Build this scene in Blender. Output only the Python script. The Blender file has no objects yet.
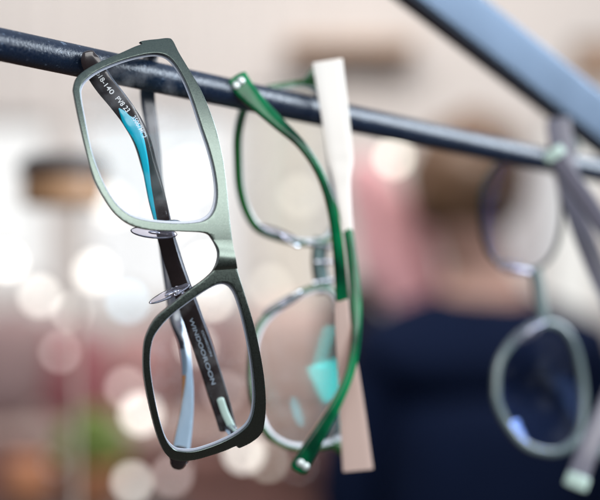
import bpy, bmesh, math, random
from mathutils import Vector, Matrix, noise
R = math.radians
random.seed(7)
S = bpy.context.scene
COL = S.collection
CAM = Vector((0, 0, 1.5))
FPX = 1500.0                      # focal length in photo pixels

# ------------------------------------------------------------------ helpers
def W(px, py, d):
    """point seen at photo pixel (px,py), d metres in front of the camera"""
    return Vector(((px-300)/FPX*d, d, -(py-250)/FPX*d))

def cr(pts, n=8, closed=False):
    """Catmull-Rom resampling of tuples of any length"""
    out = []; m = len(pts)
    segs = m if closed else m-1
    for i in range(segs):
        if closed:
            p0, p1, p2, p3 = pts[(i-1) % m], pts[i], pts[(i+1) % m], pts[(i+2) % m]
        else:
            p0, p1, p2, p3 = pts[max(i-1, 0)], pts[i], pts[i+1], pts[min(i+2, m-1)]
        for k in range(n):
            t = k/n
            out.append(tuple(0.5*((2*b)+(c-a)*t+(2*a-5*b+4*c-d)*t*t+(3*b-a-3*c+d)*t**3)
                             for a, b, c, d in zip(p0, p1, p2, p3)))
    if not closed: out.append(tuple(pts[-1]))
    return out

def thing(name, label, cat, loc=(0, 0, 0), group=None, kind=None):
    o = bpy.data.objects.new(name, None); COL.objects.link(o)
    o.empty_display_size = 0.02
    o.location = CAM + Vector(loc)
    tag(o, label, cat, group, kind)
    return o

def tag(o, label=None, cat=None, group=None, kind=None):
    if label: o['label'] = label
    if cat: o['category'] = cat
    if group: o['group'] = group
    if kind: o['kind'] = kind
    return o

def finish(name, me, mats, root=None, label=None, smooth=35, top=None):
    """mesh given in camera-relative coordinates -> object under root (an Empty) or a top-level object"""
    if not isinstance(mats, (list, tuple)): mats = [mats]
    o = bpy.data.objects.new(name, me); COL.objects.link(o)
    for m in mats: me.materials.append(m)
    if root is not None:
        base = Vector((0, 0, 0)); r = root
        while r is not None:
            base += Vector(r.location); r = r.parent
        me.transform(Matrix.Translation(CAM - base))
        o.parent = root
    else:
        c = Vector(top) if top is not None else Vector((0, 0, 0))
        me.transform(Matrix.Translation(-c))
        o.location = CAM + c
    if smooth:
        me.polygons.foreach_set('use_smooth', [True]*len(me.polygons))
        try: me.set_sharp_from_angle(angle=R(smooth))
        except Exception: pass
    if label: o['label'] = label
    return o

def bm_mesh(bm, name='m'):
    bmesh.ops.recalc_face_normals(bm, faces=bm.faces[:])
    me = bpy.data.meshes.new(name); bm.to_mesh(me); bm.free()
    return me

def rsection(n=20, p=5.0):
    """rounded rectangle (superellipse) section, unit half sizes"""
    s = []
    for i in range(n):
        t = 2*math.pi*(i+0.5)/n
        c, q = math.cos(t), math.sin(t)
        r = (abs(c)**p+abs(q)**p)**(-1/p)
        s.append((c*r, q*r))
    return s

def frames(pts, up=None, closed=False, roll=None):
    fr = []; m = len(pts)
    for i, p in enumerate(pts):
        if closed: t = pts[(i+1) % m]-pts[i-1]
        else: t = pts[min(i+1, m-1)]-pts[max(i-1, 0)]
        t = t.normalized()
        e = (up if up is not None else -p).normalized()
        a = t.cross(e).normalized(); b = a.cross(t)
        r = roll[i] if roll else 0.0
        a2 = a*math.cos(r)+b*math.sin(r); b2 = b*math.cos(r)-a*math.sin(r)
        fr.append((t, a2, b2))
    return fr

def sweep(bm, pts, hw, ht, up=None, closed=False, roll=None, n=20, p=5.0, matf=None, roundcap=0.0):
    """sweep a rounded rectangle (half width hw across, half thickness ht towards the viewer)"""
    m = len(pts)
    if not isinstance(hw, (list, tuple)): hw = [hw]*m
    if not isinstance(ht, (list, tuple)): ht = [ht]*m
    if roll is not None and not isinstance(roll, (list, tuple)): roll = [roll]*m
    fr = frames(pts, up, closed, roll)
    sec = rsection(n, p); rings = []
    for i in range(m):
        t, a, b = fr[i]
        rings.append([bm.verts.new(pts[i]+a*(x*hw[i])+b*(y*ht[i])) for x, y in sec])
    def addcap(i, sgn):
        t, a, b = fr[i]
        prev = rings[i]; rc = roundcap
        if rc > 0:
            for k in (0.35, 0.7, 0.92):
                f = math.sqrt(1-k*k)
                ring = [bm.verts.new(pts[i]+t*sgn*rc*k+a*(x*hw[i]*f)+b*(y*ht[i]*f)) for x, y in sec]
                for j in range(n):
                    q = (prev[j], prev[(j+1) % n], ring[(j+1) % n], ring[j])
                    fc = bm.faces.new(q if sgn > 0 else q[::-1])
                    if matf: fc.material_index = matf(sec[j], (i/(m-1)))
                prev = ring
        fc = bm.faces.new(prev if sgn > 0 else prev[::-1])
        if matf: fc.material_index = matf((0, 0.5), i/(m-1))
    for i in range(m if closed else m-1):
        r0, r1 = rings[i], rings[(i+1) % m]
        for j in range(n):
            f = bm.faces.new((r0[j], r0[(j+1) % n], r1[(j+1) % n], r1[j]))
            if matf:
                x = (sec[j][0]+sec[(j+1) % n][0])/2; y = (sec[j][1]+sec[(j+1) % n][1])/2
                f.material_index = matf((x, y), i/(m-1))
    if not closed:
        addcap(0, -1); addcap(m-1, 1)
    return fr

def tube(bm, pts, r, n=12, closed=False):
    sweep(bm, pts, r, r, closed=closed, n=n, p=2.0)

def ellipsoid(bm, c, ax, seg=20, rings=12, pw=1.0):
    """ax: three half-axis vectors"""
    c = Vector(c); ax = [Vector(a) for a in ax]
    rows = []
    for i in range(1, rings):
        ph = math.pi*i/rings; row = []
        for j in range(seg):
            th = 2*math.pi*j/seg
            x, y, z = math.sin(ph)*math.cos(th), math.sin(ph)*math.sin(th), math.cos(ph)
            row.append(bm.verts.new(c+ax[0]*x+ax[1]*y+ax[2]*z))
        rows.append(row)
    top = bm.verts.new(c+ax[2]); bot = bm.verts.new(c-ax[2])
    for j in range(seg):
        k = (j+1) % seg
        bm.faces.new((top, rows[0][j], rows[0][k]))
        bm.faces.new((bot, rows[-1][k], rows[-1][j]))
        for i in range(len(rows)-1):
            bm.faces.new((rows[i][j], rows[i+1][j], rows[i+1][k], rows[i][k]))

def box(bm, lo, hi, bev=0.0):
    lo, hi = Vector(lo), Vector(hi)
    b2 = bmesh.new(); bmesh.ops.create_cube(b2, size=1.0)
    for v in b2.verts:
        v.co = Vector(((lo.x+hi.x)/2+v.co.x*(hi.x-lo.x), (lo.y+hi.y)/2+v.co.y*(hi.y-lo.y), (lo.z+hi.z)/2+v.co.z*(hi.z-lo.z)))
    if bev > 0: bmesh.ops.bevel(b2, geom=b2.edges[:], offset=bev, segments=2, affect='EDGES', profile=0.5)
    me = bpy.data.meshes.new('t'); b2.to_mesh(me); b2.free()
    bm.from_mesh(me); bpy.data.meshes.remove(me)

def lathe(bm, c, prof, n=32):
    """prof: (radius, z) pairs, about a vertical axis through c"""
    c = Vector(c); rings = []
    for r, z in prof:
        rings.append([bm.verts.new(c+Vector((r*math.cos(2*math.pi*j/n), r*math.sin(2*math.pi*j/n), z))) for j in range(n)])
    for i in range(len(rings)-1):
        for j in range(n):
            k = (j+1) % n
            bm.faces.new((rings[i][j], rings[i][k], rings[i+1][k], rings[i+1][j]))
    bm.faces.new(rings[0][::-1]); bm.faces.new(rings[-1])

class Sheet:
    """the bent surface an eyeglass front lies on: a plane through O with yaw, bowed along its long axis"""
    def __init__(s, px, py, d, yaw, axis, R_, cpx):
        s.O = W(px, py, d); y = R(yaw)
        s.n = Vector((math.sin(y), -math.cos(y), 0)); s.u = Vector((math.cos(y), math.sin(y), 0)); s.v = Vector((0, 0, 1))
        s.R = R_
        a = s.flat(*axis[1])-s.flat(*axis[0])
        s.ax = Vector((a.dot(s.u), a.dot(s.v))).normalized()
        c = s.flat(*cpx)-s.O; s.c = Vector((c.dot(s.u), c.dot(s.v)))
    def flat(s, px, py):
        r = W(px, py, 1.0); return r*(s.O.dot(s.n)/r.dot(s.n))
    def uv(s, px, py):
        q = s.flat(px, py)-s.O; return (q.dot(s.u), q.dot(s.v))
    def bend(s, u, v):
        t = (Vector((u, v))-s.c).dot(s.ax); return t*t/(2*s.R)
    def pos(s, u, v, w=0.0):
        q = s.O+s.u*u+s.v*v
        return q*(1+s.bend(u, v)/q.y)+s.n*w
    def P(s, px, py, w=0.0):
        return s.pos(*s.uv(px, py), w)

def plate(sh, outer, holes, thick, bev, n=8, w=0.0):
    """flat plate with holes cut along traced outlines, bevelled, then bent onto the sheet"""
    cu = bpy.data.curves.new('c', 'CURVE'); cu.dimensions = '2D'; cu.fill_mode = 'BOTH'
    cu.extrude = thick/2-bev; cu.bevel_depth = bev; cu.bevel_resolution = 2; cu.offset = -bev
    for loop in [outer]+holes:
        sp = cu.splines.new('POLY'); q = [sh.uv(*p) for p in cr(loop, n, True)]
        sp.points.add(len(q)-1); sp.use_cyclic_u = True
        for pt, c in zip(sp.points, q): pt.co = (c[0], c[1], 0, 1)
    o = bpy.data.objects.new('c', cu); COL.objects.link(o)
    dg = bpy.context.evaluated_depsgraph_get()
    me = bpy.data.meshes.new_from_object(o.evaluated_get(dg))
    bpy.data.objects.remove(o)
    bm = bmesh.new(); bm.from_mesh(me)
    bmesh.ops.remove_doubles(bm, verts=bm.verts[:], dist=1e-6)
    for axis in (0, 1):
        lo = min(v.co[axis] for v in bm.verts); hi = max(v.co[axis] for v in bm.verts); k = lo+0.0021
        while k < hi:
            nn = Vector((0, 0, 0)); nn[axis] = 1; pc = Vector((0, 0, 0)); pc[axis] = k
            bmesh.ops.bisect_plane(bm, geom=bm.verts[:]+bm.edges[:]+bm.faces[:], plane_co=pc, plane_no=nn, dist=1e-6)
            k += 0.0021
    for v in bm.verts: v.co = sh.pos(v.co.x, v.co.y, v.co.z+w)
    bm.to_mesh(me); bm.free()
    return me

def lens_mesh(sh, loop, grow=1.03, thick=0.0018, sag=0.16, w0=-0.0003, rings=10):
    """a real lens: two domed faces and an edge"""
    q = [Vector(sh.uv(*p)) for p in cr(loop, 6, True)]
    c = sum(q, Vector((0, 0)))/len(q)
    q = [c+(p-c)*grow for p in q]; n = len(q)
    rm = max((p-c).length for p in q)
    bm = bmesh.new(); sides = []
    for side in (0, 1):
        cen = None; rr = []
        for k in range(rings+1):
            f = k/rings; ring = []
            for p in (q if k else [c]):
                x = c+(p-c)*f
                w = w0-(x-c).length_squared/(2*sag)+rm*rm*0.45/(2*sag)
                if side: w -= thick
                v = bm.verts.new(sh.pos(x.x, x.y, w)); ring.append(v)
            rr.append(ring)
        for j in range(n):
            bm.faces.new((rr[0][0], rr[1][j], rr[1][(j+1) % n]))
            for k in range(1, rings):
                bm.faces.new((rr[k][j], rr[k+1][j], rr[k+1][(j+1) % n], rr[k][(j+1) % n]))
        sides.append(rr[-1])
    for j in range(n):
        k = (j+1) % n
        bm.faces.new((sides[0][j], sides[0][k], sides[1][k], sides[1][j]))
    return bm_mesh(bm)

# ------------------------------------------------------------------ materials
MATS = {}
def mat(name, base=(0.5, 0.5, 0.5), rough=0.5, metal=0.0, coat=0.0, trans=0.0, ior=1.45, emit=None, es=0.0,
        noise_scale=None, noise_amt=0.15, bump=0.0, bscale=200.0, rvar=0.0, sss=0.0, spec=None):
    m = bpy.data.materials.new(name); m.use_nodes = True
    nt = m.node_tree; b = nt.nodes['Principled BSDF']
    b.inputs['Base Color'].default_value = (*base, 1); b.inputs['Roughness'].default_value = rough
    b.inputs['Metallic'].default_value = metal; b.inputs['IOR'].default_value = ior
    b.inputs['Coat Weight'].default_value = coat; b.inputs['Coat Roughness'].default_value = 0.08
    b.inputs['Transmission Weight'].default_value = trans
    if spec is not None: b.inputs['Specular IOR Level'].default_value = spec
    if sss:
        b.inputs['Subsurface Weight'].default_value = sss; b.inputs['Subsurface Scale'].default_value = 0.004
    if emit:
        b.inputs['Emission Color'].default_value = (*emit, 1); b.inputs['Emission Strength'].default_value = es
    tc = nt.nodes.new('ShaderNodeTexCoord')
    if noise_scale:
        nz = nt.nodes.new('ShaderNodeTexNoise'); nz.inputs['Scale'].default_value = noise_scale; nz.inputs['Detail'].default_value = 5
        nt.links.new(tc.outputs['Object'], nz.inputs['Vector'])
        mx = nt.nodes.new('ShaderNodeMix'); mx.data_type = 'RGBA'
        mx.inputs['A'].default_value = (*[c*(1-noise_amt) for c in base], 1)
        mx.inputs['B'].default_value = (*[min(1, c*(1+noise_amt)) for c in base], 1)
        nt.links.new(nz.outputs['Fac'], mx.inputs['Factor']); nt.links.new(mx.outputs['Result'], b.inputs['Base Color'])
    if bump or rvar:
        n2 = nt.nodes.new('ShaderNodeTexNoise'); n2.inputs['Scale'].default_value = bscale; n2.inputs['Detail'].default_value = 6
        nt.links.new(tc.outputs['Object'], n2.inputs['Vector'])
        if bump:
            bp = nt.nodes.new('ShaderNodeBump'); bp.inputs['Strength'].default_value = bump; bp.inputs['Distance'].default_value = 0.0004
            nt.links.new(n2.outputs['Fac'], bp.inputs['Height']); nt.links.new(bp.outputs['Normal'], b.inputs['Normal'])
        if rvar:
            mr = nt.nodes.new('ShaderNodeMapRange')
            mr.inputs['From Min'].default_value = 0.3; mr.inputs['From Max'].default_value = 0.7
            mr.inputs['To Min'].default_value = max(0.02, rough-rvar); mr.inputs['To Max'].default_value = rough+rvar
            nt.links.new(n2.outputs['Fac'], mr.inputs['Value']); nt.links.new(mr.outputs['Result'], b.inputs['Roughness'])
    MATS[name] = m
    return m

def lens_mat(name, tint, coatc, refl, rough=0.015, haze=0.05):
    """spectacle lens: clear, with a coloured anti-reflex coating"""
    m = bpy.data.materials.new(name); m.use_nodes = True
    nt = m.node_tree; nt.nodes.clear()
    out = nt.nodes.new('ShaderNodeOutputMaterial'); mx = nt.nodes.new('ShaderNodeMixShader')
    tr = nt.nodes.new('ShaderNodeBsdfTransparent'); gl = nt.nodes.new('ShaderNodeBsdfGlossy'); fr = nt.nodes.new('ShaderNodeFresnel')
    mu = nt.nodes.new('ShaderNodeMath'); mu.operation = 'MULTIPLY'
    fr.inputs['IOR'].default_value = 1.5; mu.inputs[1].default_value = refl
    tr.inputs['Color'].default_value = (*tint, 1); gl.inputs['Color'].default_value = (*coatc, 1); gl.inputs['Roughness'].default_value = 0.015
    nt.links.new(fr.outputs['Fac'], mu.inputs[0]); nt.links.new(mu.outputs[0], mx.inputs['Fac'])
    gl.inputs['Roughness'].default_value = rough
    df = nt.nodes.new('ShaderNodeBsdfDiffuse'); df.inputs['Color'].default_value = (0.8, 0.82, 0.85, 1)
    tc = nt.nodes.new('ShaderNodeTexCoord'); nz = nt.nodes.new('ShaderNodeTexNoise'); nz.inputs['Scale'].default_value = 110; nz.inputs['Detail'].default_value = 6
    mr = nt.nodes.new('ShaderNodeMapRange'); mr.inputs['From Min'].default_value = 0.48; mr.inputs['From Max'].default_value = 0.78
    mr.inputs['To Min'].default_value = 0.0; mr.inputs['To Max'].default_value = haze
    m2 = nt.nodes.new('ShaderNodeMixShader')
    nt.links.new(tc.outputs['Object'], nz.inputs['Vector']); nt.links.new(nz.outputs['Fac'], mr.inputs['Value']); nt.links.new(mr.outputs['Result'], m2.inputs['Fac'])
    nt.links.new(tr.outputs[0], m2.inputs[1]); nt.links.new(df.outputs[0], m2.inputs[2])
    nt.links.new(m2.outputs[0], mx.inputs[1]); nt.links.new(gl.outputs[0], mx.inputs[2]); nt.links.new(mx.outputs[0], out.inputs['Surface'])
    return m

M_ROD = mat('navy_black_paint', (0.005, 0.011, 0.026), 0.32, coat=0.0, noise_scale=60, noise_amt=0.5, bump=0.38, bscale=1100, rvar=0.12)
def scratch_rod(m):
    nt = m.node_tree; b = nt.nodes['Principled BSDF']
    tc = nt.nodes.new('ShaderNodeTexCoord'); mp = nt.nodes.new('ShaderNodeMapping')
    mp.inputs['Rotation'].default_value = (0.3, 0.5, -0.75); mp.inputs['Scale'].default_value = (60, 700, 700)
    vz = nt.nodes.new('ShaderNodeTexNoise'); vz.inputs['Scale'].default_value = 1.0; vz.inputs['Detail'].default_value = 3
    rp = nt.nodes.new('ShaderNodeMapRange'); rp.inputs['From Min'].default_value = 0.66; rp.inputs['From Max'].default_value = 0.74
    nt.links.new(tc.outputs['Object'], mp.inputs['Vector']); nt.links.new(mp.outputs['Vector'], vz.inputs['Vector'])
    nt.links.new(vz.outputs['Fac'], rp.inputs['Value'])
    src = b.inputs['Base Color'].links[0].from_socket
    mx = nt.nodes.new('ShaderNodeMix'); mx.data_type = 'RGBA'; mx.inputs['B'].default_value = (0.12, 0.16, 0.22, 1)
    nt.links.new(rp.outputs['Result'], mx.inputs['Factor']); nt.links.new(src, mx.inputs['A']); nt.links.new(mx.outputs['Result'], b.inputs['Base Color'])
scratch_rod(M_ROD)
M_BAR = mat('blue_grey_bar_paint', (0.105, 0.145, 0.205), 0.42, metal=0.5, coat=0.1, noise_scale=14, noise_amt=0.25, rvar=0.06, bscale=60)
M_FRONT = mat('sage_green_metal', (0.118, 0.146, 0.132), 0.29, metal=1.0, noise_scale=120, noise_amt=0.08, bump=0.028, bscale=2200, rvar=0.04)
M_BRIDGE = mat('dark_green_metal', (0.05, 0.075, 0.06), 0.3, metal=1.0)
M_TEALM = mat('dark_teal_grey_metal', (0.10, 0.15, 0.15), 0.28, metal=0.8)
M_DARKAC = mat('dark_brown_acetate', (0.022, 0.016, 0.017), 0.22, coat=0.5, noise_scale=150, noise_amt=0.5)
M_GREYAC_GLINT = mat('slate_acetate_and_glint', (0.06, 0.065, 0.085), 0.25, coat=0.4, noise_scale=120, noise_amt=0.3)
M_TEAL = mat('teal_acetate', (0.0, 0.36, 0.50), 0.25, coat=0.4, sss=0.3)
M_SKYSHEEN = mat('painted_sky_sheen', (0.30, 0.40, 0.50), 0.2, coat=0.6)
M_ORANGE = mat('amber_layer', (0.65, 0.28, 0.08), 0.3)
M_PRINT = mat('pale_blue_print', (0.62, 0.74, 0.86), 0.5)
M_PRINTD = mat('worn_blue_grey_print', (0.36, 0.44, 0.53), 0.5, noise_scale=900, noise_amt=0.5)
M_PRINTW = mat('white_print', (0.85, 0.88, 0.9), 0.5)
M_SILVER = mat('polished_steel', (0.7, 0.72, 0.76), 0.18, metal=1.0)
M_RIVET = mat('pale_satin_rivet', (0.62, 0.68, 0.68), 0.4, metal=0.6)
def pad_mat():
    m = bpy.data.materials.new('clear_lilac_silicone'); m.use_nodes = True
    nt = m.node_tree; nt.nodes.clear()
    out = nt.nodes.new('ShaderNodeOutputMaterial'); m1 = nt.nodes.new('ShaderNodeMixShader'); m2 = nt.nodes.new('ShaderNodeMixShader')
    tr = nt.nodes.new('ShaderNodeBsdfTransparent'); tr.inputs['Color'].default_value = (0.955, 0.94, 0.995, 1)
    tl = nt.nodes.new('ShaderNodeBsdfTranslucent'); tl.inputs['Color'].default_value = (0.86, 0.84, 0.97, 1)
    gl = nt.nodes.new('ShaderNodeBsdfGlossy'); gl.inputs['Roughness'].default_value = 0.06
    lw = nt.nodes.new('ShaderNodeLayerWeight'); lw.inputs['Blend'].default_value = 0.22
    m1.inputs['Fac'].default_value = 0.14
    nt.links.new(tr.outputs[0], m1.inputs[1]); nt.links.new(tl.outputs[0], m1.inputs[2])
    nt.links.new(lw.outputs['Fresnel'], m2.inputs['Fac']); nt.links.new(m1.outputs[0], m2.inputs[1]); nt.links.new(gl.outputs[0], m2.inputs[2])
    nt.links.new(m2.outputs[0], out.inputs['Surface'])
    return m
M_PAD = pad_mat()
M_GREEN = mat('emerald_acetate', (0.004, 0.075, 0.030), 0.14, coat=0.15, spec=0.25, noise_scale=70, noise_amt=0.85, sss=0.1)
def streak(m, c0, c1, sc):
    nt = m.node_tree; b = nt.nodes['Principled BSDF']
    tc = nt.nodes.new('ShaderNodeTexCoord'); mp = nt.nodes.new('ShaderNodeMapping'); mp.inputs['Scale'].default_value = sc
    nz = nt.nodes.new('ShaderNodeTexNoise'); nz.inputs['Scale'].default_value = 1.0; nz.inputs['Detail'].default_value = 3
    cp = nt.nodes.new('ShaderNodeValToRGB'); e = cp.color_ramp.elements
    e[0].position = 0.38; e[0].color = (*c0, 1); e[1].position = 0.66; e[1].color = (*c1, 1)
    nt.links.new(tc.outputs['Object'], mp.inputs[0]); nt.links.new(mp.outputs[0], nz.inputs['Vector'])
    nt.links.new(nz.outputs['Fac'], cp.inputs[0]); nt.links.new(cp.outputs[0], b.inputs['Base Color'])
streak(M_GREEN, (0.001, 0.026, 0.012), (0.003, 0.17, 0.06), (60, 60, 40))
M_PEACH = mat('peach_acetate', (0.62, 0.30, 0.20), 0.25, coat=0.3)
M_CREAM = mat('ivory_acetate', (0.80, 0.77, 0.725), 0.35, noise_scale=60, noise_amt=0.03)
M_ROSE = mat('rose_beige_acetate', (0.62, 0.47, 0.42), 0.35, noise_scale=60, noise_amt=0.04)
M_GRIM = mat('green_rim_acetate', (0.012, 0.10, 0.022), 0.2, coat=0.5)
M_INNER = mat('pearl_inner_layer', (0.62, 0.64, 0.70), 0.25, coat=0.4)
M_GREYRIM = mat('smoky_grey_green_acetate', (0.11, 0.145, 0.145), 0.25, coat=0.4)
M_LILAC = mat('lilac_grey_acetate', (0.14, 0.135, 0.175), 0.3, coat=0.3)
M_MINT = mat('pale_mint_cap', (0.46, 0.60, 0.54), 0.3, coat=0.3)
L_1 = lens_mat('coated_lens', (0.985, 0.99, 0.995), (0.25, 0.85, 1.0), 0.07, haze=0.07)
L_2 = lens_mat('cyan_coated_lens', (0.97, 0.98, 0.98), (0.005, 0.74, 0.72), 0.6, rough=0.085)
L_3 = lens_mat('blue_coated_lens', (0.95, 0.96, 0.985), (0.3, 0.45, 1.0), 0.3, haze=0.015)

# ------------------------------------------------------------------ display rack
def rod_d(px): return 1.0/(2.15-0.001167*px)
def rod_y(px): return 44.5+0.2115*px
RODR = 0.00515
rack = thing('display_rack', 'dark navy metal display rack whose round rod and wide flat bar meet at the right', 'display rack', W(640, 180, rod_d(640)))
bm = bmesh.new()
A, B = W(-140, rod_y(-140), rod_d(-140)), W(700, rod_y(700), rod_d(700))
pts = [A.lerp(B, i/60) for i in range(61)]
sweep(bm, pts, RODR, RODR, n=40, p=2.0)
finish('rod', bm_mesh(bm), M_ROD, rack)
bm = bmesh.new()
A, B = W(345, -75, 0.62), W(690, 195, 0.746)
pts = [A.lerp(B, i/30) for i in range(31)]
sweep(bm, pts, 0.0106, 0.0080, n=32, p=12.0, roll=R(25))
finish('flat_bar', bm_mesh(bm), M_BAR, rack)

# ------------------------------------------------------------------ glasses 1 (sage green metal front)
G1 = thing('eyeglasses', 'rectangular sage green metal glasses with slate and dark temples, leftmost on the rod', 'glasses', W(205, 455, 0.48), group='glasses hung on the rod')
sh1 = Sheet(200, 250, 0.468, 15, ((155, 45), (222, 450)), 0.125, (226, 248))
OUT1 = [(73.5,95),(73,88),(76,78.5),(84,71),(99,62.5),(120,53.5),(134,47.2),(141,44.5),(139.5,42.2),(147,40.6),(157,39.6),(167,38.6),(172,41),(178.5,53.5),(189,71),(201,92),
 (213,122),(220.5,150),(225,178),(228,210),(231.5,240),(235.5,266),(243,291),(254,328),(262,368),(265,400),(263.5,424),(260.5,433),(252,441),(239,447.5),(236,445.5),
 (225,450),(210,455),(193,459.5),(176,460),(166,454),(157.5,437),(149,405),(143.2,372),(143.6,345),(148,330),(156,317),(170,305),(188,290.5),(206,277),(214.5,267),(217.6,253),(212,239.5),
 (204,233),(180,231.6),(150,230.2),(130.5,225.2),(115.5,214.5),(103.5,198),(93,177),(85.5,150),(78.5,120)]
H1A = [(80,96),(80.5,87),(86,79),(99,70),(120,61.2),(144,54.8),(160.5,54.2),(171.5,60.5),(182.5,77),(191.5,98),(200.5,125),(209.5,152),(215,176),(216.6,196),(213.5,211),(205.5,219.8),(192,223),(165,223),(137,218.7),(121,209.5),(108.5,194),(98,172),(90.5,150),(84.2,120)]
H1B = [(219.5,282.5),(206,289),(190,299.8),(172,313.5),(159.6,326.5),(151.5,341),(149.4,366),(155.3,405),(163.5,435),(172,447.5),(182,451),(197,450.2),(221,441.8),(241,430.5),(251,418),(254.3,396),(251.4,361),(245,326),(236.6,296),(229,284)]
finish('frame_front', plate(sh1, OUT1, [H1A, H1B], 0.0030, 0.00030), M_FRONT, G1, smooth=20).modifiers.new('wn', 'WEIGHTED_NORMAL').keep_sharp = True
# dark machined bridge insert
# bridge: a facet that ramps out of the front and ends in a step
BL = [(212.5,239.8),(216.6,246),(217.9,250.5),(218.0,255),(217.2,260),(215.6,264.5),(213.4,268),(211.6,270.6)]
BRR = [(231.3,239.8),(232.3,247),(233.0,252),(233.8,256.5),(234.6,261),(235.4,265),(236.0,267.4),(236.3,268.6)]
L_, R_r = cr(BL, 3), cr(BRR, 3); nr = len(L_); nc = 6
bm = bmesh.new(); grid = []
for r in range(nr):
    t = r/(nr-1); row = []
    for k in range(nc+1):
        x = L_[r][0]+(R_r[r][0]-L_[r][0])*k/nc; y = L_[r][1]+(R_r[r][1]-L_[r][1])*k/nc
        row.append(bm.verts.new(sh1.P(x, y, 0.00151+0.0010*((3*(t/.5)**2-2*(t/.5)**3) if t < .5 else 1-((t-.5)/.5)**2))))
    grid.append(row)
low = []
for r in range(nr):
    low.append([bm.verts.new(sh1.P(*q[r], 0.0010)) for q in (L_, R_r)])
for r in range(nr-1):
    for k in range(nc): bm.faces.new((grid[r][k], grid[r][k+1], grid[r+1][k+1], grid[r+1][k]))
    bm.faces.new((grid[r][0], grid[r+1][0], low[r+1][0], low[r][0])); bm.faces.new((grid[r][nc], low[r][1], low[r+1][1], grid[r+1][nc]))
bm.faces.new([low[-1][0]]+grid[-1]+[low[-1][1]]); bm.faces.new([low[0][1]]+grid[0][::-1]+[low[0][0]])
finish('bridge', bm_mesh(bm), M_FRONT, G1, smooth=40)
def scaled(loop, k):
    cx = sum(p[0] for p in loop)/len(loop); cy = sum(p[1] for p in loop)/len(loop)
    return [(cx+(x-cx)*k, cy+(y-cy)*k) for x, y in loop]
M_LEDGE = mat('pale_lens_bevel', (0.50, 0.55, 0.66), 0.25, coat=0.3)
for hole in (H1A, H1B):
    finish('lens_edge', plate(sh1, scaled(hole, 1.006), [scaled(hole, 0.972)], 0.0005, 0.00012, w=-0.0011), M_LEDGE, G1, smooth=40)
for hole, nm in ((H1A, 0), (H1B, 1)):
    o = finish('lens', lens_mesh(sh1, hole), L_1, G1, smooth=60)
# nose pads with their arms
def pad(root, c, halfl, ang, hh, d, arm=None, sh=None, depth=0.0021, metal=True):
    c3 = W(*c, d); s = d/FPX
    ca, sa = math.cos(R(ang)), math.sin(R(ang))
    bm = bmesh.new()
    ellipsoid(bm, c3, (Vector((ca, 0.28, -sa))*halfl*s, Vector((sa, 0.1, ca))*hh*s, Vector((-0.25, 1, 0.1))*depth), 28, 14)
    p = finish('nose_pad', bm_mesh(bm), M_PAD, root, smooth=80)
    bm = bmesh.new()
    ellipsoid(bm, c3+Vector((0, 0.0004, 0)), (Vector((ca, 0.28, -sa))*halfl*s*0.26, Vector((sa, 0.1, ca))*hh*s*0.3, Vector((-0.25, 1, 0.1))*depth*0.4), 16, 8)
    finish('pad_insert', bm_mesh(bm), M_SILVER, p, smooth=80)
    if arm:
        bm = bmesh.new()
        q = [Vector(x) for x in cr([tuple(W(*a)) for a in arm]+[tuple(c3+Vector((0, 0.0008, 0)))], 6)]
        tube(bm, q, 0.00065, 10)
        finish('pad_arm', bm_mesh(bm), M_SILVER, root, smooth=80)
pad(G1, (154, 232.5), 23, 5, 6.2, 0.4755, [(183, 228, 0.472), (178, 222, 0.4765), (166, 223, 0.4785)])
pad(G1, (170, 293.5), 22.5, -25, 4.6, 0.4745, [(188, 297, 0.471), (184, 294, 0.476), (178, 291, 0.4775)])

def temple(root, path, mats, matf, roll=0.0, n=24, p=6.0, cap=0.0, name='temple', sub=8):
    """path rows: px, py, depth, half width in px, half thickness in mm, roll in degrees"""
    q = cr([tuple(r) if len(r) == 6 else tuple(r)+(roll,) for r in path], sub)
    pts = [W(a, b, c) for a, b, c, *_ in q]
    hw = [r[3]*r[2]/FPX for r in q]; ht = [r[4]/1000 for r in q]; rl = [R(r[5]) for r in q]
    bm = bmesh.new()
    fr = sweep(bm, pts, hw, ht, roll=rl, n=n, p=p, matf=matf, roundcap=cap)
    o = finish(name, bm_mesh(bm), mats, root, smooth=40)
    return o, pts, fr, hw, ht

# temple P: folded across the front of the rod, printed on its inner side
def mP(s, f):
    x, y = s
    if x < -0.90: return 2  # highlight along this edge painted in as paler slate
    return 0
PP = [(88,53,0.4793,6.0,1.0,0),(90,60,0.4795,9.2,1.3,-6),(96,71,0.4797,10.4,1.35,-14),(105,85,0.480,10.2,1.35,-16),(119,102.5,0.481,9.8,1.35,-10),(132,121,0.482,9.4,1.35,6),(142,141,0.4832,8.6,1.3,10),(149,165,0.4850,8.0,1.3,10),
 (157,195,0.4873,8.2,1.3,0),(167,240,0.4910,8.6,1.5,-22),(181,284,0.4950,9.4,1.6,-26),(193,318,0.499,9.9,1.6,-22),(204,350,0.502,9.8,1.5,-14),(215,385,0.504,9.6,1.4,-8),(222,408,0.505,9.3,1.35,-4),(227.5,428,0.5055,8.6,1.3,-4)]
tP, ptsP, frP, hwP, htP = temple(G1, PP, [M_DARKAC, M_TEAL, M_GREYAC_GLINT], mP, cap=0.0008)

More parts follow.
